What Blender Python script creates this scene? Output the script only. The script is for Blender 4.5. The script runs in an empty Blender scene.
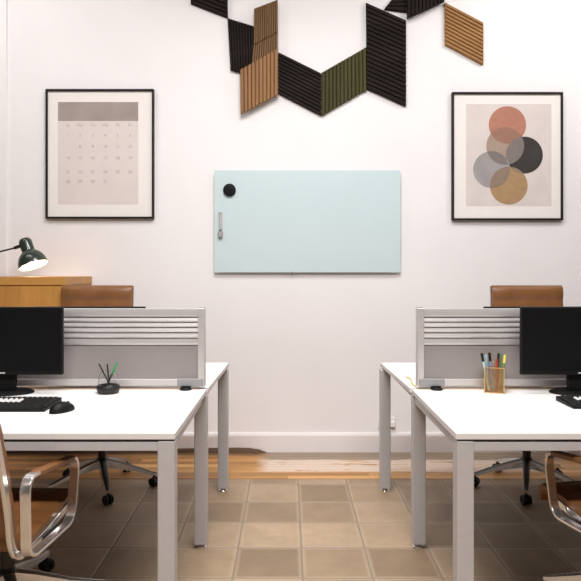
import bpy, bmesh, math, random
from mathutils import Vector, Matrix
random.seed(7)
S = bpy.context.scene
COL = S.collection
PI = math.pi
R = math.radians

# ------------------------------------------------------------------ camera
F, CX, HY, H = 640.0, 288.0, 270.0, 1.274      # focal px, vanishing point x, horizon y, eye height
cd = bpy.data.cameras.new('camera'); cam = bpy.data.objects.new('camera', cd); COL.objects.link(cam)
cam.location = (0, 0, H); cam.rotation_euler = (PI / 2, 0, 0)
cd.sensor_width = 36; cd.lens = F / 581 * 36
cd.shift_x = (290.5 - CX) / 581; cd.shift_y = -(290.5 - HY) / 581
cd.clip_start = 0.05
S.camera = cam
# ------------------------------------------------------------------ world, lights, exposure
S.view_settings.view_transform = 'Standard'; S.view_settings.look = 'None'
S.view_settings.gamma = 1; S.view_settings.exposure = 0.0
w = bpy.data.worlds.new('world'); S.world = w; w.use_nodes = True
w.node_tree.nodes['Background'].inputs[0].default_value = (1, 0.96, 0.92, 1)
w.node_tree.nodes['Background'].inputs[1].default_value = 0.3
def area(name, loc, sx, sy, power, color=(1, 1, 1), rot=(0, 0, 0)):
    l = bpy.data.lights.new(name, 'AREA'); l.shape = 'RECTANGLE'; l.size = sx; l.size_y = sy
    l.energy = power; l.color = color
    o = bpy.data.objects.new(name, l); COL.objects.link(o); o.location = loc; o.rotation_euler = rot
    return o
LC = (1, .965, .955)
area('ceiling_lamp_aisle', (0.0, 2.45, 3.66), 1.3, 0.6, 76, LC)
area('ceiling_lamp_room', (0.0, 0.35, 3.66), 2.6, 0.3, 195, LC)
area('wall_washer_left', (-2.4, 3.0, 3.62), 1.6, 0.14, 22, LC, (PI / 2 - R(4), 0, 0))
area('wall_washer_right', (2.4, 3.0, 3.62), 1.6, 0.14, 33, LC, (PI / 2 - R(4), 0, 0))

# ------------------------------------------------------------------ materials
def lin(r, g, b):
    f = lambda c: (c / 255 / 12.92) if c / 255 <= .04045 else ((c / 255 + .055) / 1.055) ** 2.4
    return (f(r), f(g), f(b), 1)
class N:
    def __init__(s, name):
        s.m = bpy.data.materials.new(name); s.m.use_nodes = True
        s.t = s.m.node_tree; s.b = s.t.nodes['Principled BSDF']
    def n(s, kind, **kw):
        x = s.t.nodes.new(kind)
        for k, v in kw.items():
            if k.startswith('i_'): x.inputs[k[2:].replace('_', ' ')].default_value = v
            else: setattr(x, k, v)
        return x
    def l(s, a, b): s.t.links.new(a, b)
    def math(s, op, a, b=None, c=None):
        x = s.n('ShaderNodeMath', operation=op)
        for i, v in enumerate((a, b, c)):
            if v is None: continue
            if isinstance(v, (int, float)): x.inputs[i].default_value = v
            else: s.l(v, x.inputs[i])
        return x.outputs[0]
    def mix(s, fac, a, b, mode='MIX'):
        x = s.n('ShaderNodeMix', data_type='RGBA', blend_type=mode)
        for sock, v in ((x.inputs[0], fac), (x.inputs[6], a), (x.inputs[7], b)):
            if isinstance(v, (int, float, tuple)): sock.default_value = v
            else: s.l(v, sock)
        return x.outputs[2]
    def ramp(s, v, stops):
        x = s.n('ShaderNodeValToRGB'); e = x.color_ramp.elements
        while len(e) < len(stops): e.new(0.5)
        for i, (p, c) in enumerate(stops): e[i].position = p; e[i].color = c
        s.l(v, x.inputs[0]); return x.outputs[0]
    def coord(s, scale=(1, 1, 1), kind='Object'):
        t = s.n('ShaderNodeTexCoord'); mp = s.n('ShaderNodeMapping'); mp.inputs['Scale'].default_value = scale
        s.l(t.outputs[kind], mp.inputs[0]); return mp.outputs[0]
    def noise(s, vec, scale, detail=4, rough=.55):
        x = s.n('ShaderNodeTexNoise'); x.inputs['Scale'].default_value = scale
        x.inputs['Detail'].default_value = detail; x.inputs['Roughness'].default_value = rough
        s.l(vec, x.inputs['Vector']); return x.outputs['Fac']
    def bump(s, h, strength, dist=.01):
        x = s.n('ShaderNodeBump'); x.inputs['Strength'].default_value = strength; x.inputs['Distance'].default_value = dist
        s.l(h, x.inputs['Height']); s.l(x.outputs[0], s.b.inputs['Normal'])
def mat(name, col, rough=.5, metal=0., var=.06, scale=30, bump=0., stretch=(1, 1, 1), spec=None, coat=0):
    x = N(name); c = x.coord(stretch); f = x.noise(c, scale)
    d = tuple(v * (1 - var) for v in col[:3]) + (1,); u = tuple(min(1, v * (1 + var)) for v in col[:3]) + (1,)
    x.l(x.ramp(f, [(.3, d), (.7, u)]), x.b.inputs['Base Color'])
    x.b.inputs['Roughness'].default_value = rough; x.b.inputs['Metallic'].default_value = metal
    if spec is not None: x.b.inputs['Specular IOR Level'].default_value = spec
    if coat: x.b.inputs['Coat Weight'].default_value = coat
    if bump: x.bump(f, bump)
    return x.m
def wood(name, a, b, axis, scale=6, rough=.45, spec=.5):
    x = N(name); st = [1, 1, 1]; st[axis] = .08
    c = x.coord(tuple(st)); f = x.noise(c, scale * 6, 5, .6); g = x.noise(c, scale * 1.3, 2)
    k = x.math('ADD', x.math('MULTIPLY', f, .5), x.math('MULTIPLY', g, .5))
    x.l(x.ramp(k, [(.3, a), (.7, b)]), x.b.inputs['Base Color'])
    x.b.inputs['Roughness'].default_value = rough; x.b.inputs['Specular IOR Level'].default_value = spec; x.bump(f, .12, .004); return x.m
M = {}
M['wall'] = mat('painted_plaster', (.845, .825, .83, 1), .75, var=.015, scale=2.2, bump=0)
M['farwall'] = mat('darkened_unseen_wall_paint', (.13, .127, .124, 1), .8, var=.02)  # out-of-view walls given a dark colour to hold down bounced light
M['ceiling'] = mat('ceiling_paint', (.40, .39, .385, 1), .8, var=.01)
M['trim'] = mat('gloss_trim_paint', (.85, .815, .81, 1), .35, var=.015, scale=5)
M['white_top'] = mat('white_laminate', (.86, .85, .84, 1), .38, var=.01, scale=3)
M['dark_underside'] = mat('darkened_underside_laminate', (.09, .085, .08, 1), .6, var=.05)  # tabletop undersides coloured dark to deepen the shade below the desks
M['edge'] = mat('white_edge_band', (.72, .70, .68, 1), .45, var=.02)
M['leg'] = mat('silver_powder_coat', (.55, .54, .55, 1), .45, .25, var=.03, scale=60)
M['alu'] = mat('brushed_aluminium', (.60, .575, .57, 1), .38, .5, var=.05, scale=40, stretch=(.05, 1, 1))
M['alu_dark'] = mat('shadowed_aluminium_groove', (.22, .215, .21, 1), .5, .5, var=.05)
M['polish'] = mat('polished_aluminium', (.82, .81, .81, 1), .22, .95, var=.02)
M['chrome'] = mat('chrome', (.85, .85, .85, 1), .1, 1., var=.01)
M['fabric'] = mat('grey_screen_fabric', (.275, .245, .238, 1), .9, var=.08, scale=300, bump=.1)
M['greyplastic'] = mat('grey_plastic', (.28, .275, .28, 1), .5, var=.03)
M['black'] = mat('black_plastic', (.006, .006, .006, 1), .5, var=.1, spec=.2)
M['key'] = mat('black_key_plastic', (.02, .02, .02, 1), .3, var=.1)
M['screen'] = mat('black_display_glass', (.004, .004, .005, 1), .5, var=.05, spec=.15)
M['leather'] = mat('tan_leather', (.20, .082, .026, 1), .42, var=.12, scale=14, bump=.08)
M['rubber'] = mat('black_rubber', (.008, .008, .008, 1), .5, var=.1)
M['darkleg'] = mat('dark_cast_metal', (.05, .047, .045, 1), .35, .7, var=.05)
M['green'] = mat('dark_green_enamel', (.022, .035, .026, 1), .25, var=.08, coat=.4)
M['shadewhite'] = mat('white_enamel', (.9, .89, .86, 1), .4, var=.01)
M['bronze'] = mat('dark_bronze', (.03, .022, .018, 1), .35, .6, var=.1)
M['gold'] = mat('brass_gold', (.66, .43, .19, 1), .32, .75, var=.06)
M['oak'] = wood('honey_oak', (.36, .16, .035, 1), (.56, .27, .065, 1), 2, 5)
M['oak_top'] = wood('honey_oak_top', (.40, .19, .045, 1), (.56, .28, .075, 1), 0, 5)
M['tanx'] = wood('tan_ribbed_wood', (.21, .108, .045, 1), (.31, .168, .074, 1), 2, 7, .6, .2)
M['tan2'] = wood('brown_ribbed_wood', (.11, .06, .025, 1), (.19, .105, .046, 1), 2, 7, .6, .2)
M['honey'] = wood('honey_ribbed_wood', (.24, .12, .038, 1), (.37, .195, .07, 1), 0, 7, .6, .2)
M['darkwood'] = wood('charcoal_ribbed_wood', (.009, .0065, .0055, 1), (.026, .019, .016, 1), 0, 7, .7, .1)
M['greenwood'] = wood('olive_ribbed_wood', (.038, .038, .014, 1), (.075, .072, .027, 1), 2, 7, .7, .15)
M['frame'] = mat('black_frame_wood', (.012, .009, .009, 1), .5, var=.1, spec=.2)
M['mount'] = mat('cream_mount_board', (.83, .79, .76, 1), .8, var=.01)
M['paper'] = mat('pale_paper', (.70, .63, .60, 1), .8, var=.03, scale=5)
M['paper2'] = mat('pale_grey_paper', (.66, .60, .57, 1), .8, var=.05, scale=6)
M['band'] = mat('taupe_print', (.34, .29, .26, 1), .8, var=.12, scale=6)
M['ink'] = mat('pale_grey_ink', (.43, .38, .355, 1), .8, var=.05)
M['magnet'] = mat('black_magnet', (.005, .005, .005, 1), .35, var=.1, spec=.2)
M['terracotta'] = mat('terracotta_print', (.43, .19, .13, 1), .8, var=.08)
M['taupe'] = mat('taupe_disc_print', (.36, .27, .21, 1), .8, var=.08)
M['charcoal'] = mat('charcoal_disc_print', (.035, .03, .028, 1), .8, var=.2, scale=8)
M['slate'] = mat('slate_disc_print', (.33, .31, .31, 1), .8, var=.1, scale=8)
M['ochre'] = mat('ochre_disc_print', (.38, .24, .12, 1), .8, var=.08)
M['ov1'] = mat('overlap_rust_print', (.30, .16, .11, 1), .8)
M['ov2'] = mat('overlap_grey_print', (.20, .17, .155, 1), .8)
M['ov3'] = mat('overlap_brown_print', (.26, .19, .14, 1), .8)
M['beige'] = mat('beige_plastic_strip', (.60, .47, .33, 1), .5, var=.03)
M['yellow'] = mat('yellow_cable_rubber', (.62, .53, .12, 1), .5)
M['plugwhite'] = mat('white_plastic', (.82, .80, .78, 1), .4, var=.01)
def glass(name, col, rough=0.0, ior=1.45):
    x = N(name); x.b.inputs['Base Color'].default_value = col; x.b.inputs['Roughness'].default_value = rough
    x.b.inputs['Transmission Weight'].default_value = 1; x.b.inputs['IOR'].default_value = ior
    f = x.noise(x.coord(), 40); r = x.math('MULTIPLY', f, .02); x.l(r, x.b.inputs['Roughness']); return x.m
M['glass'] = glass('clear_glass', (1, 1, 1, 1))
M['glassboard'] = mat('back_painted_aqua_glass', (.59, .715, .735, 1), .25, var=.015, scale=2, coat=.3)
x = N('lit_bulb'); x.b.inputs['Emission Color'].default_value = (1, .9, .72, 1); x.b.inputs['Emission Strength'].default_value = 9; M['bulb'] = x.m
for nm, c in dict(p_black=(.01, .01, .01), p_green=(.02, .32, .09), p_mint=(.45, .66, .58), p_lightblue=(.42, .55, .68),
                  p_blue=(.20, .27, .50), p_peach=(.70, .42, .33), p_red=(.36, .05, .035), p_maroon=(.12, .03, .03),
                  p_yellow=(.75, .62, .10), p_dgreen=(.12, .26, .09), p_white=(.8, .8, .78), p_orange=(.72, .36, .18)).items():
    M[nm] = mat('pen_' + nm[2:], c + (1,), .35, var=.03)

def tile_floor():
    x = N('stone_floor_tiles'); W_, X0, Y0 = .29, .061, .035
    g = x.n('ShaderNodeNewGeometry'); sp = x.n('ShaderNodeSeparateXYZ'); x.l(g.outputs['Position'], sp.inputs[0])
    u = x.math('DIVIDE', x.math('SUBTRACT', sp.outputs[0], X0), W_); v = x.math('DIVIDE', x.math('SUBTRACT', sp.outputs[1], Y0), W_)
    cmb = x.n('ShaderNodeCombineXYZ'); x.l(x.math('FLOOR', u), cmb.inputs[0]); x.l(x.math('FLOOR', v), cmb.inputs[1])
    wn = x.n('ShaderNodeTexWhiteNoise', noise_dimensions='2D'); x.l(cmb.outputs[0], wn.inputs['Vector'])
    nz = x.noise(g.outputs['Position'], 60, 3)
    wob = x.math('MULTIPLY', x.math('SUBTRACT', nz, .5), .02)
    fu = x.math('ADD', x.math('FRACT', u), wob); fv = x.math('ADD', x.math('FRACT', v), wob)
    du = x.math('MINIMUM', fu, x.math('SUBTRACT', 1., fu)); dv = x.math('MINIMUM', fv, x.math('SUBTRACT', 1., fv))
    d = x.math('MINIMUM', du, dv)
    cloud = x.noise(g.outputs['Position'], 5, 5, .65); fine = x.noise(g.outputs['Position'], 22, 5, .7)
    base = x.ramp(wn.outputs[0], [(.0, (.255, .178, .108, 1)), (.5, (.36, .256, .162, 1)), (1., (.455, .332, .218, 1))])
    mod = x.ramp(x.math('ADD', x.math('MULTIPLY', cloud, .6), x.math('MULTIPLY', fine, .4)), [(.28, (.72, .72, .72, 1)), (.72, (1.18, 1.17, 1.15, 1))])
    c = x.mix(1., base, mod, 'MULTIPLY')
    halo = x.n('ShaderNodeMapRange'); x.l(d, halo.inputs[0])
    halo.inputs[1].default_value = .03; halo.inputs[2].default_value = .075; halo.inputs[3].default_value = .5; halo.inputs[4].default_value = 0
    c = x.mix(halo.outputs[0], c, (.50, .38, .265, 1))
    ln = x.n('ShaderNodeMapRange'); x.l(d, ln.inputs[0])
    ln.inputs[1].default_value = .010; ln.inputs[2].default_value = .022; ln.inputs[3].default_value = .75; ln.inputs[4].default_value = 0
    c = x.mix(ln.outputs[0], c, (.22, .18, .135, 1))
    x.l(c, x.b.inputs['Base Color'])
    x.l(x.ramp(fine, [(.3, (.42,) * 3 + (1,)), (.7, (.62,) * 3 + (1,))]), x.b.inputs['Roughness'])
    bh = x.n('ShaderNodeMapRange'); x.l(d, bh.inputs[0]); bh.inputs[1].default_value = .008; bh.inputs[2].default_value = .03
    x.bump(x.math('ADD', bh.outputs[0], x.math('MULTIPLY', fine, .15)), .5, .004)
    return x.m
M['tile'] = tile_floor()
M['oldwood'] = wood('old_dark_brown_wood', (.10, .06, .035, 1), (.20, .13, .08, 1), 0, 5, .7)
def boards():
    x = N('worn_floorboards'); g = x.n('ShaderNodeNewGeometry'); sp = x.n('ShaderNodeSeparateXYZ'); x.l(g.outputs['Position'], sp.inputs[0])
    v = x.math('DIVIDE', x.math('SUBTRACT', sp.outputs[1], 3.9), .058); row = x.math('FLOOR', v)
    sh = x.math('MULTIPLY', row, .37); u = x.math('ADD', x.math('DIVIDE', sp.outputs[0], .8), sh)
    cmb = x.n('ShaderNodeCombineXYZ'); x.l(x.math('FLOOR', u), cmb.inputs[0]); x.l(row, cmb.inputs[1])
    wn = x.n('ShaderNodeTexWhiteNoise', noise_dimensions='2D'); x.l(cmb.outputs[0], wn.inputs['Vector'])
    mp = x.n('ShaderNodeMapping'); mp.inputs['Scale'].default_value = (.12, 1, 1); x.l(g.outputs['Position'], mp.inputs[0])
    gr = x.noise(mp.outputs[0], 60, 5, .65)
    k = x.math('ADD', x.math('MULTIPLY', wn.outputs[0], .6), x.math('MULTIPLY', gr, .5))
    c = x.ramp(k, [(.15, (.25, .11, .03, 1)), (.5, (.50, .25, .075, 1)), (.9, (.74, .42, .155, 1))])
    mp2 = x.n('ShaderNodeMapping'); mp2.inputs['Scale'].default_value = (.5, 1.6, 1); x.l(g.outputs['Position'], mp2.inputs[0])
    blot = x.noise(mp2.outputs[0], 6, 5, .65)
    # worn pale patch: right of x=-0.17, between y 4.03 and 4.32
    def band(sock, a, b, c_, d):
        r1 = x.n('ShaderNodeMapRange'); x.l(sock, r1.inputs[0]); r1.inputs[1].default_value = a; r1.inputs[2].default_value = b
        r2 = x.n('ShaderNodeMapRange'); x.l(sock, r2.inputs[0]); r2.inputs[1].default_value = c_; r2.inputs[2].default_value = d; r2.inputs[3].default_value = 1; r2.inputs[4].default_value = 0
        return x.math('MULTIPLY', r1.outputs[0], r2.outputs[0])
    yb = x.math('ADD', sp.outputs[1], x.math('MULTIPLY', x.math('SUBTRACT', blot, .5), .12))
    m1 = x.math('MULTIPLY', band(sp.outputs[0], -.22, -.12, 1.6, 1.9), band(yb, 4.02, 4.05, 4.30, 4.34))
    thr = x.n('ShaderNodeMapRange'); x.l(blot, thr.inputs[0]); thr.inputs[1].default_value = .60; thr.inputs[2].default_value = .55
    c = x.mix(x.math('MULTIPLY', m1, x.math('MULTIPLY', thr.outputs[0], .92)), c, (.74, .60, .49, 1))
    m2 = x.math('MULTIPLY', band(sp.outputs[0], -.22, -.12, 9, 10), band(yb, 4.27, 4.30, 9, 10))
    c = x.mix(x.math('MULTIPLY', m2, .9), c, (.30, .24, .185, 1))
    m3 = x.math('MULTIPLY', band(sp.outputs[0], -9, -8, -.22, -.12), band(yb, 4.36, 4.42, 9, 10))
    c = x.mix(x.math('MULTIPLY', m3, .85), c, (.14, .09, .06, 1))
    fr = x.math('FRACT', v); e = x.math('MINIMUM', fr, x.math('SUBTRACT', 1., fr))
    ln = x.n('ShaderNodeMapRange'); x.l(e, ln.inputs[0]); ln.inputs[1].default_value = .02; ln.inputs[2].default_value = .05; ln.inputs[3].default_value = .5; ln.inputs[4].default_value = 0
    c = x.mix(ln.outputs[0], c, (.12, .06, .025, 1))
    x.l(c, x.b.inputs['Base Color']); x.b.inputs['Roughness'].default_value = .5; x.bump(gr, .2, .004); return x.m
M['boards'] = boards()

# ------------------------------------------------------------------ mesh helpers
def link(name, bm, m, parent=None, smooth=40, bevel=0, seg=2):
    me = bpy.data.meshes.new(name)
    bmesh.ops.recalc_face_normals(bm, faces=bm.faces)
    bm.to_mesh(me); bm.free()
    o = bpy.data.objects.new(name, me); COL.objects.link(o)
    for mm in (m if isinstance(m, (list, tuple)) else [m]): me.materials.append(M[mm] if isinstance(mm, str) else mm)
    if smooth:
        me.shade_smooth(); me.set_sharp_from_angle(angle=R(smooth))
    if bevel:
        b = o.modifiers.new('bevel', 'BEVEL'); b.width = bevel; b.segments = seg; b.limit_method = 'ANGLE'; b.angle_limit = R(35)
    if parent: o.parent = parent
    return o
def BM(): return bmesh.new()
def box(bm, x0, x1, y0, y1, z0, z1, mi=0):
    v = [bm.verts.new(p) for p in ((x0, y0, z0), (x1, y0, z0), (x1, y1, z0), (x0, y1, z0), (x0, y0, z1), (x1, y0, z1), (x1, y1, z1), (x0, y1, z1))]
    for f in ((3, 2, 1, 0), (4, 5, 6, 7), (0, 1, 5, 4), (1, 2, 6, 5), (2, 3, 7, 6), (3, 0, 4, 7)):
        bm.faces.new([v[i] for i in f]).material_index = mi
    return bm
def prism(bm, pts, axis_vec):
    a = [bm.verts.new(p) for p in pts]; b = [bm.verts.new(Vector(p) + Vector(axis_vec)) for p in pts]
    n = len(pts); bm.faces.new(a); bm.faces.new(b[::-1])
    for i in range(n): bm.faces.new((a[i], b[i], b[(i + 1) % n], a[(i + 1) % n]))
    return bm
def tube(bm, pts, radii, n=10, closed=False):
    pts = [Vector(p) for p in pts]
    if isinstance(radii, (int, float)): radii = [radii] * len(pts)
    rings = []; up = None
    for i, p in enumerate(pts):
        a = pts[i - 1] if (i > 0 or closed) else p; b = pts[(i + 1) % len(pts)] if (i < len(pts) - 1 or closed) else p
        t = (b - a).normalized()
        if up is None:
            up = t.cross(Vector((0, 0, 1)) if abs(t.z) < .9 else Vector((1, 0, 0))).normalized()
        up = (up - t * up.dot(t)).normalized(); s = t.cross(up)
        rings.append([bm.verts.new(p + (up * math.cos(2 * PI * k / n) + s * math.sin(2 * PI * k / n)) * radii[i]) for k in range(n)])
    m = len(rings)
    for i in range(m if closed else m - 1):
        A, B = rings[i], rings[(i + 1) % m]
        for k in range(n): bm.faces.new((A[k], A[(k + 1) % n], B[(k + 1) % n], B[k]))
    if not closed: bm.faces.new(rings[0]); bm.faces.new(rings[-1][::-1])
    return bm
def lathe(bm, prof, n=32, mtx=None, closed=False):
    mtx = mtx or Matrix.Identity(4); rings = []
    for r, z in prof:
        if r < 1e-6: rings.append([bm.verts.new(mtx @ Vector((0, 0, z)))])
        else: rings.append([bm.verts.new(mtx @ Vector((r * math.cos(2 * PI * k / n), r * math.sin(2 * PI * k / n), z))) for k in range(n)])
    pairs = list(zip(rings, rings[1:])) + ([(rings[-1], rings[0])] if closed else [])
    for A, B in pairs:
        for k in range(n):
            q = (k + 1) % n
            if len(A) == 1 and len(B) == 1: continue
            if len(A) == 1: bm.faces.new((A[0], B[q], B[k]))
            elif len(B) == 1: bm.faces.new((A[k], A[q], B[0]))
            else: bm.faces.new((A[k], A[q], B[q], B[k]))
    return bm
def smoothpath(pts, n=6, closed=False):
    P = [Vector(p) for p in pts]; out = []; m = len(P)
    g = (lambda i: P[i % m]) if closed else (lambda i: P[max(0, min(m - 1, i))])
    for i in range(m if closed else m - 1):
        a, b, c, d = g(i - 1), g(i), g(i + 1), g(i + 2)
        for k in range(n):
            t = k / n
            out.append(.5 * ((2 * b) + (c - a) * t + (2 * a - 5 * b + 4 * c - d) * t * t + (3 * b - a - 3 * c + d) * t ** 3))
    if not closed: out.append(P[-1])
    return out
def roundpoly(pts, r, n=6):
    out = []; m = len(pts)
    for i in range(m):
        p = Vector(pts[i]); a = (Vector(pts[i - 1]) - p); b = (Vector(pts[(i + 1) % m]) - p)
        q = min(r, a.length * .45, b.length * .45); A = p + a.normalized() * q; B = p + b.normalized() * q
        for k in range(n + 1):
            t = k / n; out.append(A * (1 - t) ** 2 + p * 2 * t * (1 - t) + B * t * t)
    return out
def sweep(bm, yz, x0, x1, th, closed=False):
    """Flat band: path in the YZ plane, from x0 to x1 wide, th thick along the path normal."""
    P = [Vector((0, a, b)) for a, b in yz]; m = len(P); rings = []
    for i, p in enumerate(P):
        a = P[i - 1] if (i or closed) else p; b = P[(i + 1) % m] if (i < m - 1 or closed) else p
        t = (b - a).normalized(); nn = Vector((0, -t.z, t.y)); h = th / 2
        rings.append([bm.verts.new(q) for q in (p + nn * h + Vector((x0, 0, 0)), p + nn * h + Vector((x1, 0, 0)), p - nn * h + Vector((x1, 0, 0)), p - nn * h + Vector((x0, 0, 0)))])
    for i in range(m if closed else m - 1):
        A, B = rings[i], rings[(i + 1) % m]
        for k in range(4): bm.faces.new((A[k], A[(k + 1) % 4], B[(k + 1) % 4], B[k]))
    if not closed: bm.faces.new(rings[0]); bm.faces.new(rings[-1][::-1])
    return bm
def tag(o, label, cat, group=None):
    o['label'] = label; o['category'] = cat
    if group: o['group'] = group
    return o
def thing(name, label, cat, loc=(0, 0, 0), rz=0, group=None):
    o = bpy.data.objects.new(name, None); COL.objects.link(o); o.location = loc; o.rotation_euler = (0, 0, rz)
    o.empty_display_size = .1
    return tag(o, label, cat, group)
def structure(o): o['kind'] = 'structure'; return o
def at(px, py, y): return Vector(((px - CX) * y / F, y, H - (py - HY) * y / F))

# ------------------------------------------------------------------ setting
WY, CEIL, XL, XR, YF = 4.48, 3.70, -4.2, 4.2, -3.5
structure(link('floor', box(BM(), XL, XR, YF, 3.90, -.06, 0), 'tile', smooth=0))
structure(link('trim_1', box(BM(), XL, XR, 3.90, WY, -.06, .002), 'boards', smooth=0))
structure(link('ceiling', box(BM(), XL, XR, YF, WY, CEIL, CEIL + .06), 'ceiling', smooth=0))
structure(link('wall_back', box(BM(), XL, XR, WY, WY + .1, -.06, CEIL), 'wall', smooth=0))
structure(link('wall_front', box(BM(), XL, XR, YF - .1, YF, -.06, CEIL), 'farwall', smooth=0))
structure(link('wall_left', box(BM(), XL - .1, XL, YF, WY, -.06, CEIL), 'farwall', smooth=0))
structure(link('wall_right', box(BM(), XR, XR + .1, YF, WY, -.06, CEIL), 'farwall', smooth=0))
bb = BM(); prism(bb, [(XL, WY - .016, .002), (XL, WY - .016, .118), (XL, WY - .010, .134), (XL, WY, .136), (XL, WY, .002)], (XR - XL, 0, 0))
structure(link('baseboard_back', bb, 'trim', smooth=20))
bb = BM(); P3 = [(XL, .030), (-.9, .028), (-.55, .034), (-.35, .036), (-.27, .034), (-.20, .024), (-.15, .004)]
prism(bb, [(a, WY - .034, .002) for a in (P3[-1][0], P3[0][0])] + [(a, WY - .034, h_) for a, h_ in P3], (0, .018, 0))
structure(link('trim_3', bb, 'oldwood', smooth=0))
structure(link('trim_2', box(BM(), -2.42, -1.965, WY - .012, WY, .136, CEIL), 'wall', smooth=0, bevel=.003))

# ------------------------------------------------------------------ bench desks
def bench_desk(label, s, e0, e1, e2, legs):
    """s=-1: desk runs to the left of its inner edge, +1: to the right. e0,e1,e2: inner edge x at front, middle, back."""
    L = 1.55; t = thing('bench_desk', label, 'desk', (0, 0, 0), group=None)
    Y0, Y1, Y2, Y3 = 2.136, 2.925, 2.955, 3.765
    def top(ya, yb, xa, xb):
        bm = BM(); o_ = e1 + s * L
        pts = [(xa, ya, .707), (xb, yb, .707), (o_, yb, .707), (o_, ya, .707)]
        prism(bm, pts, (0, 0, .023)); bm.normal_update()
        for f in bm.faces:
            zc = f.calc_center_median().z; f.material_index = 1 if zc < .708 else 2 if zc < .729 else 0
        return bm
    link('tabletop', top(Y0, Y1, e0, e1), ['white_top', 'dark_underside', 'edge'], t, smooth=0, bevel=.0025)
    link('tabletop', top(Y2, Y3, e1 - s * -.004 * -1, e2), ['white_top', 'dark_underside', 'edge'], t, smooth=0, bevel=.0025)
    xa, xb = sorted((e1 + s * .03, e1 + s * (L - .03)))
    gap = link('gap_cover', box(BM(), xa, xb, Y1 - .018, Y2 + .01, .7301, .7309), 'beige', t, smooth=0)
    for ya in (Y0 + .006, 3.70):
        link('frame_rail', box(BM(), xa, xb, ya, ya + .03, .668, .699), 'leg', t, smooth=0, bevel=.002)
    for xc, y0_, y1_ in ((legs[0], Y0 + .06, 2.90), (legs[1] + s * .01, 2.96, 3.63)):
        link('frame_rail', box(BM(), xc - .02, xc + .02, y0_, y1_, .668, .699), 'leg', t, smooth=0, bevel=.002)
    ys = (Y0 + .033, 2.945, 3.695)
    out = e1 + s * (L - .035)
    for k, (xc, yc) in enumerate(list(zip(legs, ys)) + [(out, y) for y in ys]):
        lg = link('leg', box(BM(), xc - .029, xc + .029, yc - .029, yc + .029, .02, .703), 'leg', t, smooth=0, bevel=.004)
        bm = BM(); lathe(bm, [(0, .0), (.024, .0), (.026, .006), (.022, .010), (.009, .012), (.009, .022), (0, .022)], 20, Matrix.Translation((xc, yc, 0)))
        ft = link('levelling_foot', bm, 'chrome', lg); 
    return t
bench_desk('white bench desk at left, with tan chair tucked in and the pen glass on it', -1, -.377, -.372, -.3466, (-.408, -.399, -.3735))
bench_desk('white bench desk at right, with the gold mesh pen cup on it', 1, .560, .5665, .542, (.594, .600, .5595))

# ------------------------------------------------------------------ partitions
def partition(label, s, xe):
    t = thing('desk_partition', label, 'partition', (xe, 2.94, .73))
    def lx(a, b): return sorted((s * a, s * b))
    z = lambda py: H - (py - HY) * 2.925 / F - .73
    Lp = 1.50
    a, b = lx(0, .032)
    po = link('post', box(BM(), a, b, -.02, .02, .012, z(308)), 'alu', t, smooth=0, bevel=.003)
    a, b = lx(.004, .028)
    link('post_cap', box(BM(), a, b, -.016, .016, z(308), z(308) + .003), 'greyplastic', po, smooth=0, bevel=.001)
    ed = [308.6, 317.6, 322.6, 327.8, 333.1, 338.6, 345.8]
    a, b = lx(.032, Lp)
    for i, (p, q) in enumerate(zip(ed, ed[1:])):
        z1, z0 = z(p), z(q) + .0018; m = (z0 + z1) / 2
        bm = BM()
        d = .016 if i else .018
        prism(bm, [(a, -.008, z0), (a, -d, z0 + .003), (a, -d - .003, m - .002), (a, -d, z1 - .002), (a, -.010, z1), (a, .010, z1), (a, d, z1 - .002), (a, d + .003, m - .002), (a, d, z0 + .003), (a, .008, z0)], (b - a, 0, 0))
        link('slat', bm, 'alu', t, smooth=30)
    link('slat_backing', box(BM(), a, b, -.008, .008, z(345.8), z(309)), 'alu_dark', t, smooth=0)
    link('panel', box(BM(), a, b, -.010, .010, z(379.2), z(345.6)), 'fabric', t, smooth=0)
    link('bottom_rail', box(BM(), a, b, -.017, .017, z(385.8), z(379)), 'alu', t, smooth=0, bevel=.003)
    a, b = lx(.008, .125)
    br = link('end_bracket', box(BM(), a, b, -.026, .022, z(386.2), z(378.6)), 'greyplastic', t, smooth=0, bevel=.004)
    # table clamps: a stem and a flat foot
    for off in (.085, 1.30):
        bm = BM(); lathe(bm, [(0, 0), (.026, 0), (.028, .004), (.024, .008), (.012, .010), (.010, z(386))], 20, Matrix.Translation((s * off, -.035, 0)))
        box(bm, s * off - .02, s * off + .02, -.035, .0, z(386) - .012, z(386) + .002)
        link('clamp_foot', bm, 'black', t)
    return t
partition('grey desk screen with aluminium slats on the left desk, ending at a silver post', -1, -.380)
partition('grey desk screen with aluminium slats on the right desk, behind the gold pen cup', 1, .590)

# ------------------------------------------------------------------ monitors
def monitor(label, x, y, rz=0, zt=1.112, zb=.815, group=None):
    t = thing('computer_monitor', label, 'monitor', (x, y, .73), rz, group)
    w_, a, b = .268, zb - .73, zt - .73          # local -Y is the viewing side
    bm = BM(); box(bm, -w_, w_, 0, .022, a, b); box(bm, -.16, .16, .022, .045, a + .06, b - .06)
    hs = link('housing', bm, 'black', t, smooth=0, bevel=.004)
    bm = BM(); box(bm, -w_ + .008, w_ - .008, -.0015, .001, a + .018, b - .008); link('screen', bm, 'screen', hs, smooth=0)
    bm = BM(); box(bm, -.019, .019, -.003, .0, a + .006, a + .013); link('emblem', bm, 'polish', hs, smooth=0, bevel=.0025)
    bm = BM(); prism(bm, [(-.053, .02, .012), (.053, .02, .012), (.050, .045, .20), (-.050, .045, .20)], (0, .02, 0)); link('neck', bm, 'black', t, smooth=0, bevel=.004)
    bm = BM(); lathe(bm, [(0, 0), (.128, 0), (.128, .006), (.116, .012), (0, .013)], 48, Matrix.Translation((0, .035, 0)) @ Matrix.Diagonal((1, .66, 1, 1))); link('foot', bm, 'black', t)
    return t
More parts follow.
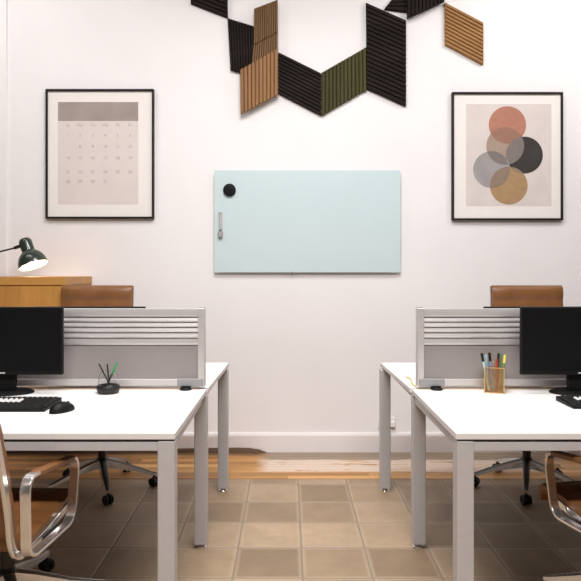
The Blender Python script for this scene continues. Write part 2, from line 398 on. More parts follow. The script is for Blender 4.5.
monitor('black monitor facing us on the left desk, behind the keyboard with a mouse', -1.255, 2.80)
monitor('black monitor facing us on the right desk, right of the gold pen cup', 1.288, 2.80)
monitor('monitor hidden behind the left screen, only its thin dark top edge showing', (91 - CX) * 3.12 / F, 3.12, PI, 1.0965, .80)
monitor('monitor hidden behind the right screen, only its thin dark top edge showing', (538 - CX) * 3.12 / F, 3.12, PI, 1.0965, .80)

# ------------------------------------------------------------------ keyboards, mouse
def keyboard(label, xc, yc, w_=.44, d_=.165):
    t = thing('keyboard', label, 'keyboard', (xc, yc, .73))
    bm = BM(); prism(bm, [(-w_ / 2, -d_ / 2, 0), (-w_ / 2, -d_ / 2, .010), (-w_ / 2, d_ / 2, .020), (-w_ / 2, d_ / 2, 0)], (w_, 0, 0))
    link('keyboard_body', bm, 'black', t, smooth=0, bevel=.003)
    sl = .010 / d_; rows = 6; ph = (d_ - .024) / rows
    zf = lambda y: .010 + (y + d_ / 2) * sl
    key_w = []
    for r in range(rows):
        y = -d_ / 2 + .012 + r * ph; x = -w_ / 2 + .012; n = 0
        while x < w_ / 2 - .02:
            kw = .0185
            if r == 0 and 4 <= n <= 4: kw = .105
            if x + kw > w_ / 2 - .010: break
            key_w.append((x, kw, y)); x += kw + .0025; n += 1
    def keys(sel):
        bm = BM()
        for x, kw, y in sel:
            a, b = y + .001, y + ph - .002
            v = [bm.verts.new(p) for p in ((x, a, zf(a)), (x + kw, a, zf(a)), (x + kw, b, zf(b)), (x, b, zf(b)),
                 (x + .002, a + .002, zf(a) + .006), (x + kw - .002, a + .002, zf(a) + .006), (x + kw - .002, b - .002, zf(b) + .006), (x + .002, b - .002, zf(b) + .006))]
            for f in ((4, 5, 6, 7), (0, 1, 5, 4), (1, 2, 6, 5), (2, 3, 7, 6), (3, 0, 4, 7)): bm.faces.new([v[i] for i in f])
        return bm
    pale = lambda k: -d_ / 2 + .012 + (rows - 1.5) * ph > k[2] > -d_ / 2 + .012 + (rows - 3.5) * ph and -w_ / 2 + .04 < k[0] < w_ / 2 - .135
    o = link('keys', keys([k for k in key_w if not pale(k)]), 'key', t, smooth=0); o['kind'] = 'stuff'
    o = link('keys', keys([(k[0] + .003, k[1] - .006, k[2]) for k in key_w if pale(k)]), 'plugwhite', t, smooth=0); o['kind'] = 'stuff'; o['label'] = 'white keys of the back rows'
    return t
keyboard('black keyboard on the left desk, next to the mouse', -.93 - .222, 2.545, .44, .19)
keyboard('black keyboard on the right desk, below the right monitor', 1.113 + .222, 2.585, .44, .165)
t = thing('computer_mouse', 'black mouse on the left desk, beside the keyboard end', 'mouse', (-.87, 2.465, .73), R(-25))
bm = BM(); bmesh.ops.create_uvsphere(bm, u_segments=24, v_segments=14, radius=1)
for v in bm.verts: v.co = Vector((v.co.x * .034, v.co.y * .058, max(0, v.co.z) * .034 * (1 - .22 * v.co.y) + (.004 if v.co.z > 0 else 0)))
link('mouse_body', bm, 'black', t, smooth=60)
bm = BM(); tube(bm, [(-.004, .030, .027), (.004, .030, .027)], .0065, 14); link('scroll_wheel', bm, 'rubber', t)

# ------------------------------------------------------------------ pen glass (left)
gx, gy = (108.3 - CX) * 2.83 / F, 2.83
t = thing('pen_glass', 'clear round pen tumbler with a black base on the left desk', 'pen holder', (gx, gy, .73))
bm = BM(); lathe(bm, [(0, 0), (.038, 0), (.046, .006), (.0505, .020), (.0500, .032), (.0465, .036), (.0465, .022), (.042, .010), (0, .008)], 36); link('base', bm, 'rubber', t)
bm = BM(); lathe(bm, [(0, .0085), (.040, .0105), (.0455, .023), (.0455, .036), (.0445, .056), (.039, .078), (.032, .0935), (.0318, .0955), (.0300, .0952), (.037, .077), (.0425, .056), (.0435, .036), (.0430, .024), (.038, .013), (0, .0115)], 40); link('glass_body', bm, 'glass', t)
def pen(name, label, foot, tip, r, body, cap=None, cat='pen', group=None, capr=1.0, captop=.25):
    f, p = Vector(foot), Vector(tip); d = p - f
    o = thing(name, label, cat, f, 0, group)
    k = 1 - captop if cap else 1
    bm = BM(); tube(bm, [Vector(), d * .06, d * k], [r * .35, r, r], 10); link('barrel', bm, body, o)
    if cap:
        bm = BM(); tube(bm, [d * k, d * .97, d], [r * capr, r * capr, r * capr * .7], 10); link('cap', bm, cap, o)
    return o
zt = lambda py, y: H - (py - HY) * y / F
g3 = 'pens in the clear glass'
pen('pen', 'slim black pen leaning left in the clear glass', (gx + .012, gy + .012, .746), at(98.8, 363.5, gy + .01), .0032, 'p_black', 'p_black', group=g3)
pen('pen', 'black pen standing upright in the middle of the clear glass', (gx + .010, gy - .012, .746), at(107.2, 364, gy - .006), .0034, 'p_black', 'p_black', group=g3)
pen('pen', 'green and black pen leaning right in the clear glass', (gx - .014, gy, .746), at(117.2, 362.8, gy), .0036, 'p_black', 'p_green', group=g3, captop=.4, capr=1.1)

# ------------------------------------------------------------------ gold mesh cup (right)
cx, cy = (494.3 - CX) * 2.86 / F, 2.86
t = thing('pen_cup', 'square gold wire mesh pen cup on the right desk', 'pen holder', (cx, cy, .73), R(-18))
W2, HH = .041, .114
fr = BM()
for sx in (-1, 1):
    for sy in (-1, 1): box(fr, sx * W2 - .002, sx * W2 + .002, sy * W2 - .002, sy * W2 + .002, 0, HH)
link('corner_wires', fr, 'gold', t, smooth=0)['kind'] = 'stuff'
def ring(z0, z1, th):
    b = BM(); o_ = [(-W2 - th, -W2 - th), (W2 + th, -W2 - th), (W2 + th, W2 + th), (-W2 - th, W2 + th)]; i_ = [(-W2 + th, -W2 + th), (W2 - th, -W2 + th), (W2 - th, W2 - th), (-W2 + th, W2 - th)]
    vo = [[b.verts.new((x, y, z)) for x, y in q] for q, z in ((o_, z0), (o_, z1), (i_, z1), (i_, z0))]
    for a in range(4):
        A, B = vo[a], vo[(a + 1) % 4]
        for k in range(4): b.faces.new((A[k], A[(k + 1) % 4], B[(k + 1) % 4], B[k]))
    return b
link('rim', ring(HH - .004, HH, .003), 'gold', t, smooth=0)
link('base_plate', box(BM(), -W2 - .002, W2 + .002, -W2 - .002, W2 + .002, 0, .004), 'gold', t, smooth=0)
for q in range(4):
    bm = BM(); n = 15; mtx = Matrix.Rotation(q * PI / 2, 4, 'Z')
    vs = {}
    g = 16; gh = 21
    # one flat sheet of diamond openings, then given thickness
    for i in range(g + 1):
        for j in range(gh + 1): vs[i, j] = bm.verts.new(mtx @ Vector((-W2 + 2 * W2 * i / g, -W2, .004 + (HH - .008) * j / gh)))
    for i in range(g):
        for j in range(gh):
            bm.faces.new((vs[i, j], vs[i + 1, j], vs[i + 1, j + 1], vs[i, j + 1]))
    me_o = link('mesh_side', bm, 'gold', t, smooth=0)
    wf = me_o.modifiers.new('wire', 'WIREFRAME'); wf.thickness = .0017; wf.use_even_offset = False
cup = [  # foot dx,dy ; tip px,py ; radius, body, cap, words
    (.020, .020, 481.6, 353.0, .0042, 'p_mint', 'p_black', 'mint marker with a black cap, leftmost in the gold cup'),
    (.010, -.020, 483.5, 356.0, .0040, 'p_mint', None, 'pale mint pen beside the black capped marker in the gold cup'),
    (.016, .004, 486.3, 354.5, .0036, 'p_lightblue', None, 'light blue pen leaning left in the gold cup'),
    (.006, .020, 489.4, 352.6, .0046, 'p_blue', 'p_black', 'blue marker with a dark cap in the gold cup'),
    (.004, -.022, 491.0, 356.5, .0040, 'p_peach', None, 'long peach pink pen in the gold cup'),
    (-.002, .0, 493.0, 361.0, .0040, 'p_orange', None, 'short orange pen in the middle of the gold cup'),
    (-.008, .015, 497.0, 359.0, .0042, 'p_red', None, 'red pen right of the middle in the gold cup'),
    (-.012, -.016, 498.6, 352.8, .0036, 'p_maroon', 'p_black', 'slim maroon pen with a dark tip in the gold cup'),
    (-.018, .018, 501.5, 353.5, .0036, 'p_dgreen', None, 'dark green pencil leaning right in the gold cup'),
    (-.022, -.004, 505.0, 355.0, .0040, 'p_dgreen', 'p_yellow', 'green pen with a yellow end, rightmost in the gold cup'),
]
cup_i = 0
for dx, dy, px, py, r, b_, c_, lab in cup:
    fx = (px - 494.3) / 11.5 * .026; k_ = cup_i % 3; cup_i += 1
    yy = cy + (-.020, .0, .020)[k_]
    pen('pen', lab, (cx + fx, yy * 1, .7345), at(px, py, yy), r * 1.25, b_, c_, group='pens in the gold cup', captop=.22, capr=1.15)
dk = lambda px, py: at(px, py, F * (H - .7335) / (py - HY))
bm = BM(); tube(bm, smoothpath([dk(406.5, 377.2), dk(409.5, 378.2), dk(411.2, 380.5), dk(411.8, 383), dk(413.5, 385.2), dk(416, 386.2)], 6), .0035, 8)
tag(link('cable', bm, 'yellow'), 'short yellow cable end on the right desk, beside the post of the grey screen', 'cable')

# ------------------------------------------------------------------ office chairs
def office_chair(label, loc, rz, base_rot, dy=0., dz=0., lean=1., legr=.31, sw=.215, dx=0., bt=1., group=None):
    """local +Y is forward; the seat sits dy forward of the column."""
    t = thing('office_chair', label, 'chair', loc, rz, group)
    SH = Matrix.Translation((dx, dy, dz))
    prof = [(.262, .385), (.275, .405), (.262, .432), (.20, .440), (.08, .428), (-.05, .418), (-.15, .416), (-.205, .428), (-.235, .47)]
    backp = [(-.235, .47), (-.250, .55), (-.262 - .02 * lean, .66), (-.272 - .055 * lean, .78), (-.282 - .10 * lean, .90), (-.292 - .15 * lean, 1.02), (-.297 - .18 * lean, 1.09), (-.298 - .19 * lean, 1.112)]
    backp = [(a, .47 + (b - .47) * bt) for a, b in backp]
    def pad(pts, amp, wid, rows, thick, roll=None):
        path = [(p.x, p.y) for p in smoothpath([(a, b, 0) for a, b in pts], 8)]
        # resample evenly
        import bisect
        cum = [0]
        for a, b in zip(path, path[1:]): cum.append(cum[-1] + math.hypot(b[0] - a[0], b[1] - a[1]))
        L = cum[-1]; n = rows * 8; bm = BM(); rings = []
        def ev(s):
            i = max(1, min(len(cum) - 1, bisect.bisect_left(cum, s))); f = (s - cum[i - 1]) / max(1e-9, cum[i] - cum[i - 1])
            return Vector((0, path[i - 1][0] + (path[i][0] - path[i - 1][0]) * f, path[i - 1][1] + (path[i][1] - path[i - 1][1]) * f))
        xs = [-1, -.93, -.6, -.2, .2, .6, .93, 1]
        for k in range(n + 1):
            s = L * k / n; p = ev(s); tt = (ev(min(L, s + .004)) - ev(max(0, s - .004))).normalized(); nn = Vector((0, tt.z, -tt.y))
            ph = (k / n * rows) % 1.0
            h = thick + amp * math.sqrt(max(0, math.sin(PI * ph)))
            if roll and s > L - roll: h = thick * .8 + .022 * math.sqrt(max(0, math.sin(PI * min(1, (L - s) / roll))))
            e = min(1, (min(s, L - s) / .018)) ; h *= math.sqrt(max(.06, 1 - (1 - e) ** 2))
            fr_, bk_ = [], []
            for x in xs:
                hx = h * (1 if abs(x) < .9 else (.95 if abs(x) < .97 else .7))
                fr_.append(bm.verts.new(SH @ (p + nn * hx + Vector((x * wid, 0, 0))))); bk_.append(bm.verts.new(SH @ (p - nn * hx * .55 + Vector((x * wid, 0, 0)))))
            rings.append(fr_ + bk_[::-1])
        for A, B in zip(rings, rings[1:]):
            m = len(A)
            for k in range(m): bm.faces.new((A[k], A[(k + 1) % m], B[(k + 1) % m], B[k]))
        bm.faces.new(rings[0]); bm.faces.new(rings[-1][::-1]); return bm
    # direction of the path decides which side is the front: seat runs front to back, so its normal is up; the back's faces forward
    link('seat', pad(prof, .007, sw, 7, .012), 'leather', t, smooth=50)
    link('backrest', pad(backp, .006, sw, 9, .020, roll=.092), 'leather', t, smooth=50)
    full = prof[3:-1] + backp
    path = [(p.x, p.y) for p in smoothpath([(a, b, 0) for a, b in full], 5)]
    rpath = []
    for i, p_ in enumerate(path):
        q_ = path[min(i + 1, len(path) - 1)]; o_ = path[max(i - 1, 0)]; d_ = Vector((q_[0] - o_[0], q_[1] - o_[1])).normalized()
        rpath.append((p_[0] + d_.y * -.020, p_[1] - .020 * -d_.x))
    for sx in (-1, 1):
        bm = BM(); a, b = sorted((sx * (sw - .008), sx * (sw + .005))); sweep(bm, rpath, a, b, .026); bmesh.ops.transform(bm, matrix=SH, verts=bm.verts)
        link('side_rail', bm, 'polish', t, smooth=30, bevel=.003)
        arm = roundpoly([(-.228, .402, 0), (-.236, .652, 0), (.168, .600, 0), (.122, .385, 0)], .055, 6)
        a, b = sorted((sx * (sw + .017), sx * (sw + .049)))
        bm = BM(); sweep(bm, [(p.x, p.y) for p in arm], a, b, .011, closed=True); bmesh.ops.transform(bm, matrix=SH, verts=bm.verts)
        ao = link('armrest', bm, 'polish', t, smooth=30, bevel=.0025)
        sl = (.600 - .652) / .404
        p0, p1 = -.165, .125
        bm = BM(); zf = lambda y: .652 + (y + .236) * sl
        sweep(bm, [(y, zf(y)) for y in (p0, p0 + .01, -.02, p1 - .01, p1)], a - .001, b + .001, .019); bmesh.ops.transform(bm, matrix=SH, verts=bm.verts)
        link('arm_pad', bm, 'leather', ao, smooth=30, bevel=.004)
        bm = BM(); tube(bm, [SH @ Vector((sx * (sw + .005), -.19, .425)), SH @ Vector((sx * (sw + .03), -.19, .408))], .008, 10)
        link('arm_bolt', bm, 'chrome', ao)
    bm = BM(); box(bm, -sw - .01, sw + .01, -.045, .045, .375, .398); box(bm, -.07, .07, -.11, .09, .335, .377)
    bmesh.ops.transform(bm, matrix=SH, verts=bm.verts); 
    mech = link('seat_support', bm, 'darkleg', t, smooth=0, bevel=.006)
    bm = BM(); tube(bm, [(.06, dy + .0, .352 + dz), (.17, dy + .0, .350 + dz), (.20, dy, .345 + dz)], [.005, .005, .009], 8); link('lever', bm, 'darkleg', mech)
    bm = BM(); lathe(bm, [(0, .12), (.034, .12), (.036, .155), (.030, .175), (.024, .18), (.024, .33 + dz), (.0, .33 + dz)], 24); link('column', bm, 'darkleg', t)
    if dy: 
        bm = BM(); box(bm, -.045, .045, min(0, dy) - .04, max(0, dy) + .04, .325 + dz, .350 + dz); link('tilt_arm', bm, 'darkleg', t, smooth=0, bevel=.006)
    for k in range(5):
        A = base_rot - rz + k * 2 * PI / 5
        mt = Matrix.Rotation(A, 4, 'Z')
        bm = BM(); st = []
        for r_, hw, zt_, zb_ in ((.018, .026, .170, .122), (.10, .023, .150, .112), (.22, .018, .112, .088), (legr - .01, .014, .086, .066), (legr + .014, .012, .082, .066)):
            st.append([bm.verts.new(mt @ Vector(q)) for q in ((r_, -hw, zb_), (r_, -hw * .8, zt_ - .004), (r_, 0, zt_), (r_, hw * .8, zt_ - .004), (r_, hw, zb_))])
        for P_, Q_ in zip(st, st[1:]):
            for i in range(5): 
                f = bm.faces.new((P_[i], P_[(i + 1) % 5], Q_[(i + 1) % 5], Q_[i]))
                f.material_index = 1 if i in (1, 2) else 0
        bm.faces.new(st[0]); bm.faces.new(st[-1][::-1])
        lg = link('leg', bm, ['polish', LEGTOP], t, smooth=35)
        c = mt @ Vector((legr, 0, 0)); sw_ = Matrix.Translation((c.x, c.y, .027)) @ Matrix.Rotation(A + 1.1 + k, 4, 'Z') @ Matrix.Rotation(PI / 2, 4, 'Y')
        bm = BM()
        lathe(bm, [(.007, -.024), (.023, -.024), (.0265, -.020), (.0265, -.006), (.012, -.004), (.012, .004), (.0265, .006), (.0265, .020), (.023, .024), (.007, .024)], 20, sw_, closed=True)
        tube(bm, [(c.x, c.y, .035), (c.x, c.y, .070)], .007, 8)
        link('caster', bm, 'rubber', lg)
    return t
LEGTOP = 'polish'
office_chair('tan leather office chair in front of the left desk, seen from behind', (-1.035, 2.36, 0), R(-2.5), R(88), dy=-.20, dz=0, lean=.8, legr=.35, dx=.02)
office_chair('tan leather office chair in front of the right desk, its arm and seat edge showing', (1.315, 2.37, 0), R(10), R(157), dy=-.13, dz=.01, lean=.8, legr=.33, dx=-.115)
LEGTOP = 'darkleg'
office_chair('tan leather office chair behind the left desk, between wooden cabinet and grey screen', (-1.09, 3.755, 0), PI, R(4), dy=.12, dz=.02, lean=0., legr=.30, dx=.08, bt=1.075)
office_chair('tan leather office chair behind the right desk, facing us under the circles print', (1.40, 3.755, 0), PI, R(177), dy=.12, dz=.02, lean=0., legr=.30, dx=-.065, bt=1.075)

# ------------------------------------------------------------------ cabinet and lamp
t = thing('wall_cabinet', 'honey oak cabinet hung on the wall at left, under the green lamp', 'cabinet', (-1.667, 4.20, 0))
hw, y0, y1 = .295, -.255, .28
link('cabinet_body', box(BM(), -hw + .008, hw - .008, y0 + .010, y1, .74, 1.18), 'oak', t, smooth=0, bevel=.002)
link('top_board', box(BM(), -hw, hw, y0, y1, 1.18, 1.231), 'oak_top', t, smooth=0, bevel=.002)
d = link('cabinet_door', box(BM(), -hw + .010, hw - .010, y0 - .006, y0 + .010, .745, 1.174), 'oak', t, smooth=0, bevel=.002)
bm = BM(); tube(bm, [(-.22, y0 - .004, .80), (-.22, y0 - .028, .80), (-.22, y0 - .028, .92), (-.22, y0 - .004, .92)], .005, 8); link('door_handle', bm, 'chrome', d)
ly = 4.15
t = thing('desk_lamp', 'dark green metal desk lamp, switched on above the wooden cabinet', 'lamp', (-1.945, ly, 1.233))
def L_(px, py, y=ly): return at(px, py, y) - Vector(t.location)
rim = L_(33.6, 265.6); capp = L_(22.6, 239.0); ax = (capp - rim); ax.y = .026; ln_ = ax.length; az = ax.normalized()
q = az.to_track_quat('Z', 'Y').to_matrix().to_4x4(); mt = Matrix.Translation(rim) @ q
R_ = .094
out = [(R_, 0), (R_ * 1.0, .006), (.092, .022), (.086, .045), (.076, .066), (.062, .083), (.048, .096), (.041, .102)]
bm = BM(); inn = [(r - .0025, z - .0015 if z > .01 else z) for r, z in out][::-1]
lathe(bm, out + inn, 40, mt, closed=True)
for f in bm.faces: pass
sh = link('shade', bm, 'green', t, smooth=50)
bm = BM(); lathe(bm, [(r - .0030, z - .002 if z > .01 else z + .001) for r, z in out] + [(0, .099)], 40, mt); link('shade_lining', bm, 'shadewhite', sh, smooth=50)
bm = BM(); lathe(bm, [(.0, .099), (.041, .099), (.0415, .165), (.039, .176), (.030, ln_), (0, ln_ + .002)], 32, mt); link('socket_cap', bm, 'green', t, smooth=40)
bm = BM(); lathe(bm, [(0, .012), (.018, .016), (.029, .030), (.030, .045), (.020, .066), (.014, .09), (0, .09)], 20, mt); link('bulb', bm, 'bulb', t)
jo = L_(19.5, 246.2); el = Vector((-.085, 0, .105))
bm = BM(); tube(bm, [jo, L_(14.5, 248)], [.011, .011], 12); tube(bm, [jo, L_(21, 245.6)], [.010, .008], 10)
link('joint', bm, 'bronze', t)
bm = BM(); tube(bm, [L_(14.5, 248), L_(0, 251.6), el], .0055, 10); link('upper_arm', bm, 'bronze', t)
bm = BM(); tube(bm, [el, Vector((-.0, 0, .012))], .0055, 10); link('lower_arm', bm, 'bronze', t)
bm = BM(); box(bm, -.03, .045, -.02, .02, 0, .016); box(bm, -.03, -.018, -.02, .02, -.085, .016); box(bm, -.03, .03, -.02, .02, -.085, -.075); tube(bm, [(.015, 0, -.075), (.015, 0, -.052)], .008, 8)
link('clamp', bm, 'bronze', t, smooth=0)
pl = bpy.data.lights.new('lamp_bulb_light', 'POINT'); pl.energy = .7; pl.color = (1, .84, .62); pl.shadow_soft_size = .03
po = bpy.data.objects.new('lamp_bulb_light', pl); COL.objects.link(po); po.location = Vector(t.location) + rim + az * .004; 

# ------------------------------------------------------------------ glass board with magnet and marker clip
a, b = at(214.3, 170.3, WY - .03), at(400.3, 272.4, WY - .03)
t = thing('glass_board', 'pale aqua glass whiteboard mounted on the middle of the wall', 'whiteboard', ((a.x + b.x) / 2, WY - .001, (a.z + b.z) / 2))
bw, bh = (b.x - a.x) / 2, (a.z - b.z) / 2
link('glass_panel', box(BM(), -bw, bw, -.030, -.022, -bh, bh), 'glassboard', t, smooth=0, bevel=.001)
for sx in (-.86, .86):
    for sz in (-.82, .82):
        bm = BM(); lathe(bm, [(0, -.022), (.014, -.022), (.014, 0), (0, 0)], 16, Matrix.Translation((sx * bw, 0, sz * bh)) @ Matrix.Rotation(PI / 2, 4, 'X') @ Matrix.Scale(-1, 4, (0, 0, 1))); link('standoff', bm, 'chrome', t)
for px, py in ((292, 272.6),):
    p = at(px, py, WY) - Vector(t.location); bm = BM(); box(bm, p.x - .009, p.x + .009, -.033, -.001, p.z - .005, p.z + .006); link('clip', bm, 'greyplastic', t, smooth=0, bevel=.002)
p = at(229.6, 190.2, WY - .03)
bm = BM(); lathe(bm, [(0, 0), (.042, 0), (.044, .003), (.044, .016), (.041, .020), (0, .022)], 32, Matrix.Translation(p) @ Matrix.Rotation(PI / 2, 4, 'X'))
tag(link('magnet', bm, 'magnet', smooth=35), 'round black magnet near the top left of the glass board', 'magnet')
p = at(220.7, 221, WY - .03)
bm = BM(); box(bm, p.x - .010, p.x + .010, WY - .052, WY - .030, p.z - .028, p.z + .058); 
t2 = thing('marker_holder', 'small grey marker holder stuck under the black magnet on the glass board', 'marker holder', (p.x, WY - .03, p.z))
M['greymarker'] = mat('pale_grey_marker', (.50, .48, .48, 1), .4, var=.03)
M['acrylic'] = mat('grey_translucent_plastic', (.45, .43, .43, 1), .25, var=.05)
bm.free(); bm = BM(); tube(bm, [(0, -.012, -.060), (0, -.012, .056)], .011, 14); link('marker_barrel', bm, 'greymarker', t2)
bm = BM(); tube(bm, [(0, -.012, .048), (0, -.012, .060)], .0118, 14); tube(bm, [(0, -.0125, .052), (0, -.0125, -.046)], .0072, 8); link('marker_sleeve', bm, 'acrylic', t2)
bm = BM(); lathe(bm, [(0, -.068), (.012, -.066), (.017, -.056), (.0175, -.026), (.014, -.026), (.013, -.052), (0, -.056)], 20, Matrix.Translation((0, -.0175, -.046))); link('pocket', bm, 'acrylic', t2)

# ------------------------------------------------------------------ framed prints
def framed(name, label, x0, x1, y0, y1, bot=None):
    a, b = at(x0, y0, WY - .032), at(x1, y1, WY - .032)
    t = thing(name, label, 'picture', ((a.x + b.x) / 2, WY, (a.z + b.z) / 2))
    hw, hh, fw = (b.x - a.x) / 2, (a.z - b.z) / 2, .0125
    bm = BM(); rings = []
    for ix, (dx, yy) in enumerate(((0, 0), (0, -.032), (fw, -.032), (fw, -.020), (fw, 0))):
        rings.append([bm.verts.new((sx * (hw - dx), yy, sz * (hh - dx))) for sx, sz in ((-1, -1), (1, -1), (1, 1), (-1, 1))])
    for A, B in zip(rings, rings[1:] + rings[:1]):
        for k in range(4): bm.faces.new((A[k], A[(k + 1) % 4], B[(k + 1) % 4], B[k]))
    link('frame', bm, 'frame', t, smooth=0)
    link('mount', box(BM(), -hw + fw, hw - fw, -.018, 0, -hh + fw, hh - fw), 'mount', t, smooth=0)
    return t
def rectp(t, name, m, x0, x1, y0, y1, d, parent=None):
    a, b = at(x0, y0, WY) - Vector(t.location), at(x1, y1, WY) - Vector(t.location)
    return link(name, box(BM(), a.x, b.x, -d, -.017, b.z, a.z), m, parent or t, smooth=0)
t = framed('framed_calendar', 'black framed calendar print with a taupe band, on the wall at left', 45.4, 153.6, 88.9, 218.4)
pg = rectp(t, 'calendar_page', 'paper', 59, 138.8, 102.8, 204.5, .0192)
rectp(t, 'header_band', 'band', 59, 138.8, 102.8, 121.6, .0196, pg)
def text(body, px, py, size, m, parent, d=-.0200):
    c = bpy.data.curves.new('t', 'FONT'); c.body = body; c.size = size; c.align_x = 'CENTER'; c.align_y = 'CENTER'; c.extrude = .0002
    o = bpy.data.objects.new('t', c); COL.objects.link(o)
    me = bpy.data.meshes.new_from_object(o.evaluated_get(bpy.context.evaluated_depsgraph_get()))
    bpy.data.objects.remove(o); p = at(px, py, WY) - Vector(t.location)
    return me, Matrix.Translation((p.x, d, p.z)) @ Matrix.Rotation(PI / 2, 4, 'X')
cols = [69, 81, 93.6, 106, 118.4, 130.8]
rowsy = [125.9, 136, 147.2, 158.6, 172.3, 181.9]
rows_ = [['Su', 'Mo', 'Tu', 'We', 'Th', 'Fr'], ['1', '2', '3', '4', '5', '6'], ['', '8', '9', '10', '11', '12'], ['14', '15', '16', '17', '18', '19'], ['21', '22', '23', '24', '25', '26'], ['28', '29', '30', '31', '', '']]
for py, row in zip(rowsy, rows_):
    bm = BM()
    for px, s_ in zip(cols, row):
        if s_:
            me, mx = text(s_, px, py, .030, 'ink', pg); b2 = BM(); b2.from_mesh(me); bmesh.ops.transform(b2, matrix=mx, verts=b2.verts)
            tmp = bpy.data.meshes.new('tmp'); b2.to_mesh(tmp); b2.free(); bm.from_mesh(tmp)
    link('date_row', bm, 'ink', pg, smooth=0)
t = framed('framed_print', 'black framed abstract print of five overlapping circles, on the wall at right', 452.3, 563.2, 91.9, 220.0)
pg = rectp(t, 'art_paper', 'paper2', 465.3, 550.3, 104.8, 206.2, .0192)
tl = Vector(t.location)
discs = [('terracotta', 506.5, 125.6, 18.6, .0194), ('taupe', 504.2, 146.5, 18.8, .0196), ('ochre', 507.8, 186, 18.8, .0196), ('slate', 490.6, 170.0, 18.3, .0200), ('charcoal', 523.3, 155.6, 18.4, .0204)]
def disc(nm, m, px, py, r, d):
    p = at(px, py, WY) - tl; bm = BM(); lathe(bm, [(0, 0), (r * WY / F, 0), (r * WY / F, .0002), (0, .0002)], 48, Matrix.Translation((p.x, -d, p.z)) @ Matrix.Rotation(PI / 2, 4, 'X')); return link(nm, bm, m, pg, smooth=0)
for m, px, py, r, d in discs: disc('printed_circle', m, px, py, r, d)
def lens(d1, d2, m, d):
    (x1, y1, r1), (x2, y2, r2) = d1[1:4], d2[1:4]
    dd = math.hypot(x2 - x1, y2 - y1); a0 = math.atan2(y2 - y1, x2 - x1)
    k1 = math.acos((dd * dd + r1 * r1 - r2 * r2) / (2 * dd * r1)); k2 = math.acos((dd * dd + r2 * r2 - r1 * r1) / (2 * dd * r2))
    pts = [(x1 + r1 * math.cos(a0 - k1 + 2 * k1 * i / 16), y1 + r1 * math.sin(a0 - k1 + 2 * k1 * i / 16)) for i in range(17)]
    pts += [(x2 + r2 * math.cos(a0 + PI - k2 + 2 * k2 * i / 16), y2 + r2 * math.sin(a0 + PI - k2 + 2 * k2 * i / 16)) for i in range(1, 16)]
    bm = BM(); P = []
    for px, py in pts:
        p = at(px, py, WY) - tl; P.append((p.x, -d, p.z))
    prism(bm, P, (0, .0002, 0)); link('circle_overlap', bm, m, pg, smooth=0)
lens(discs[0], discs[1], 'ov1', .0206); lens(discs[1], discs[3], 'ov2', .0206)
lens(discs[3], discs[2], 'ov3', .0207); lens(discs[1], discs[4], 'ov2', .0208); lens(discs[3], discs[4], 'slate', .0209); lens(discs[2], discs[4], 'ov3', .0210)

# ------------------------------------------------------------------ ribbed wall panels
def panel(label, quad, dirn, m, ribs, d0=0., th=.028):
    """quad: TL, TR, BR, BL in photo pixels. dirn 'v' ribs run from the top edge to the bottom edge, 'h' from left to right."""
    q = [at(px, py, WY - d0 - th) for px, py in quad]; c = sum(q, Vector()) / 4
    TL, TR, BR, BL = [Vector((v.x - c.x, 0, v.z - c.z)) for v in q]
    bm = BM(); K = 6; n = ribs * K; A, B = [], []; yb = -d0; 
    for i in range(n + 1):
        f = i / n; ph = (i % K) / K
        h = (0.35 if i % K == 0 else 1.0 if ph > .2 else .95)
        y = yb - th * (.62 + .38 * (h - .35) / .65)
        if dirn == 'v': a, b = TL.lerp(TR, f), BL.lerp(BR, f)
        else: a, b = TL.lerp(BL, f), TR.lerp(BR, f)
        A.append(bm.verts.new((a.x, y, a.z))); B.append(bm.verts.new((b.x, y, b.z)))
    ba = [bm.verts.new((v.co.x, yb, v.co.z)) for v in A]; bb_ = [bm.verts.new((v.co.x, yb, v.co.z)) for v in B]
    for i in range(n):
        bm.faces.new((A[i], A[i + 1], B[i + 1], B[i])); bm.faces.new((ba[i], bb_[i], bb_[i + 1], ba[i + 1]))
        bm.faces.new((A[i], ba[i], ba[i + 1], A[i + 1])); bm.faces.new((B[i], B[i + 1], bb_[i + 1], bb_[i]))
    bm.faces.new((A[0], B[0], bb_[0], ba[0])); bm.faces.new((A[-1], ba[-1], bb_[-1], B[-1]))
    o = link('wall_panel', bm, m, smooth=0); o.location = (c.x, WY, c.z)
    return tag(o, label, 'wall panel', 'ribbed wall panels')
g = 'x'
panel('charcoal ribbed panel at the top left end of the wall panels', [(190.7, -39), (226.8, -26), (227.6, 17.4), (190.7, 3.2)], 'h', 'darkwood', 10)
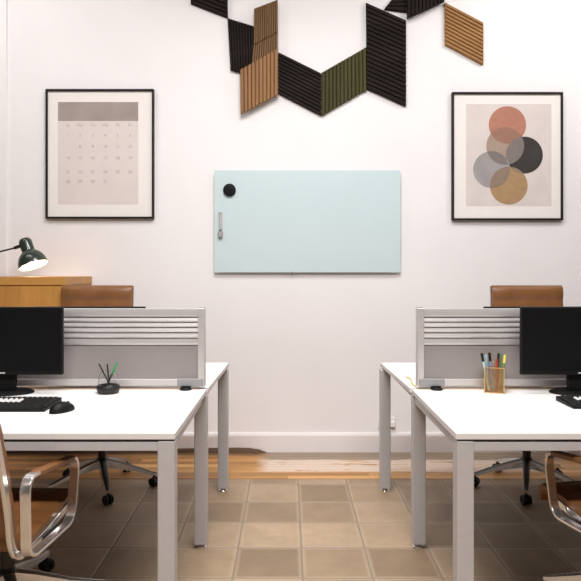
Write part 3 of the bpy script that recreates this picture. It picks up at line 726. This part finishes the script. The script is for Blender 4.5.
panel('charcoal ribbed panel tucked behind the light tan one', [(227.4, 18.0), (262, 28.6), (262, 78.6), (230.3, 69.4)], 'v', 'darkwood', 12, 0)
panel('upper brown ribbed panel, above the darker brown one', [(253.9, 8.7), (277.7, -.5), (277.7, 31.2), (253.6, 44.6)], 'v', 'tan2', 11, .032)
panel('darker brown ribbed panel wedged between brown and light tan panels', [(253.4, 45.0), (277.7, 31.6), (277.7, 49.0), (251.6, 63.8)], 'v', 'tan2', 11, .028, .022)
panel('light tan ribbed panel with vertical ribs beside the charcoal one', [(240.0, 69.8), (277.9, 48.6), (277.9, 94.0), (240.4, 113.8)], 'v', 'tanx', 10, .036)
panel('charcoal ribbed panel left of the olive green panel', [(278.3, 51.6), (321.1, 72.8), (321.1, 115.4), (278.3, 93.2)], 'h', 'darkwood', 11)
panel('olive green ribbed panel, the only green one', [(321.5, 72.8), (366.4, 47.0), (366.9, 89.2), (321.5, 115.4)], 'v', 'greenwood', 12)
panel('tall charcoal ribbed panel right of the olive green panel, largest of the dark ones', [(366.2, 2.0), (406.1, 19.6), (406.1, 105.9), (367.1, 88.4)], 'h', 'darkwood', 19, .004)
panel('small charcoal panel tip pointing left above the tall charcoal panel', [(398, -8), (428, -22), (407.4, 11.8), (384.6, 8.6)], 'h', 'darkwood', 6)
panel('charcoal ribbed panel at the top, left of the honey coloured panel', [(407.5, -26), (444.8, -43), (444.8, .8), (407.5, 18.0)], 'v', 'darkwood', 10, .030)
panel('honey ribbed panel at the right end of the wall panels', [(445.2, 1.8), (483.4, 21.9), (483.4, 64.4), (445.4, 44.2)], 'h', 'honey', 11)

# ------------------------------------------------------------------ wall outlet
p = at(386.5, 423, WY)
t = thing('wall_outlet', 'white power outlet low on the wall behind the right desk leg', 'outlet', (p.x, WY, p.z))
link('face_plate', box(BM(), -.062, .062, -.009, 0, -.040, .040), 'plugwhite', t, smooth=0, bevel=.003)
for s in (-1, 1):
    link('plug', box(BM(), s * .038 - .018, s * .038 + .018, -.034, -.009, -.022, .016), 'plugwhite', t, smooth=0, bevel=.005)
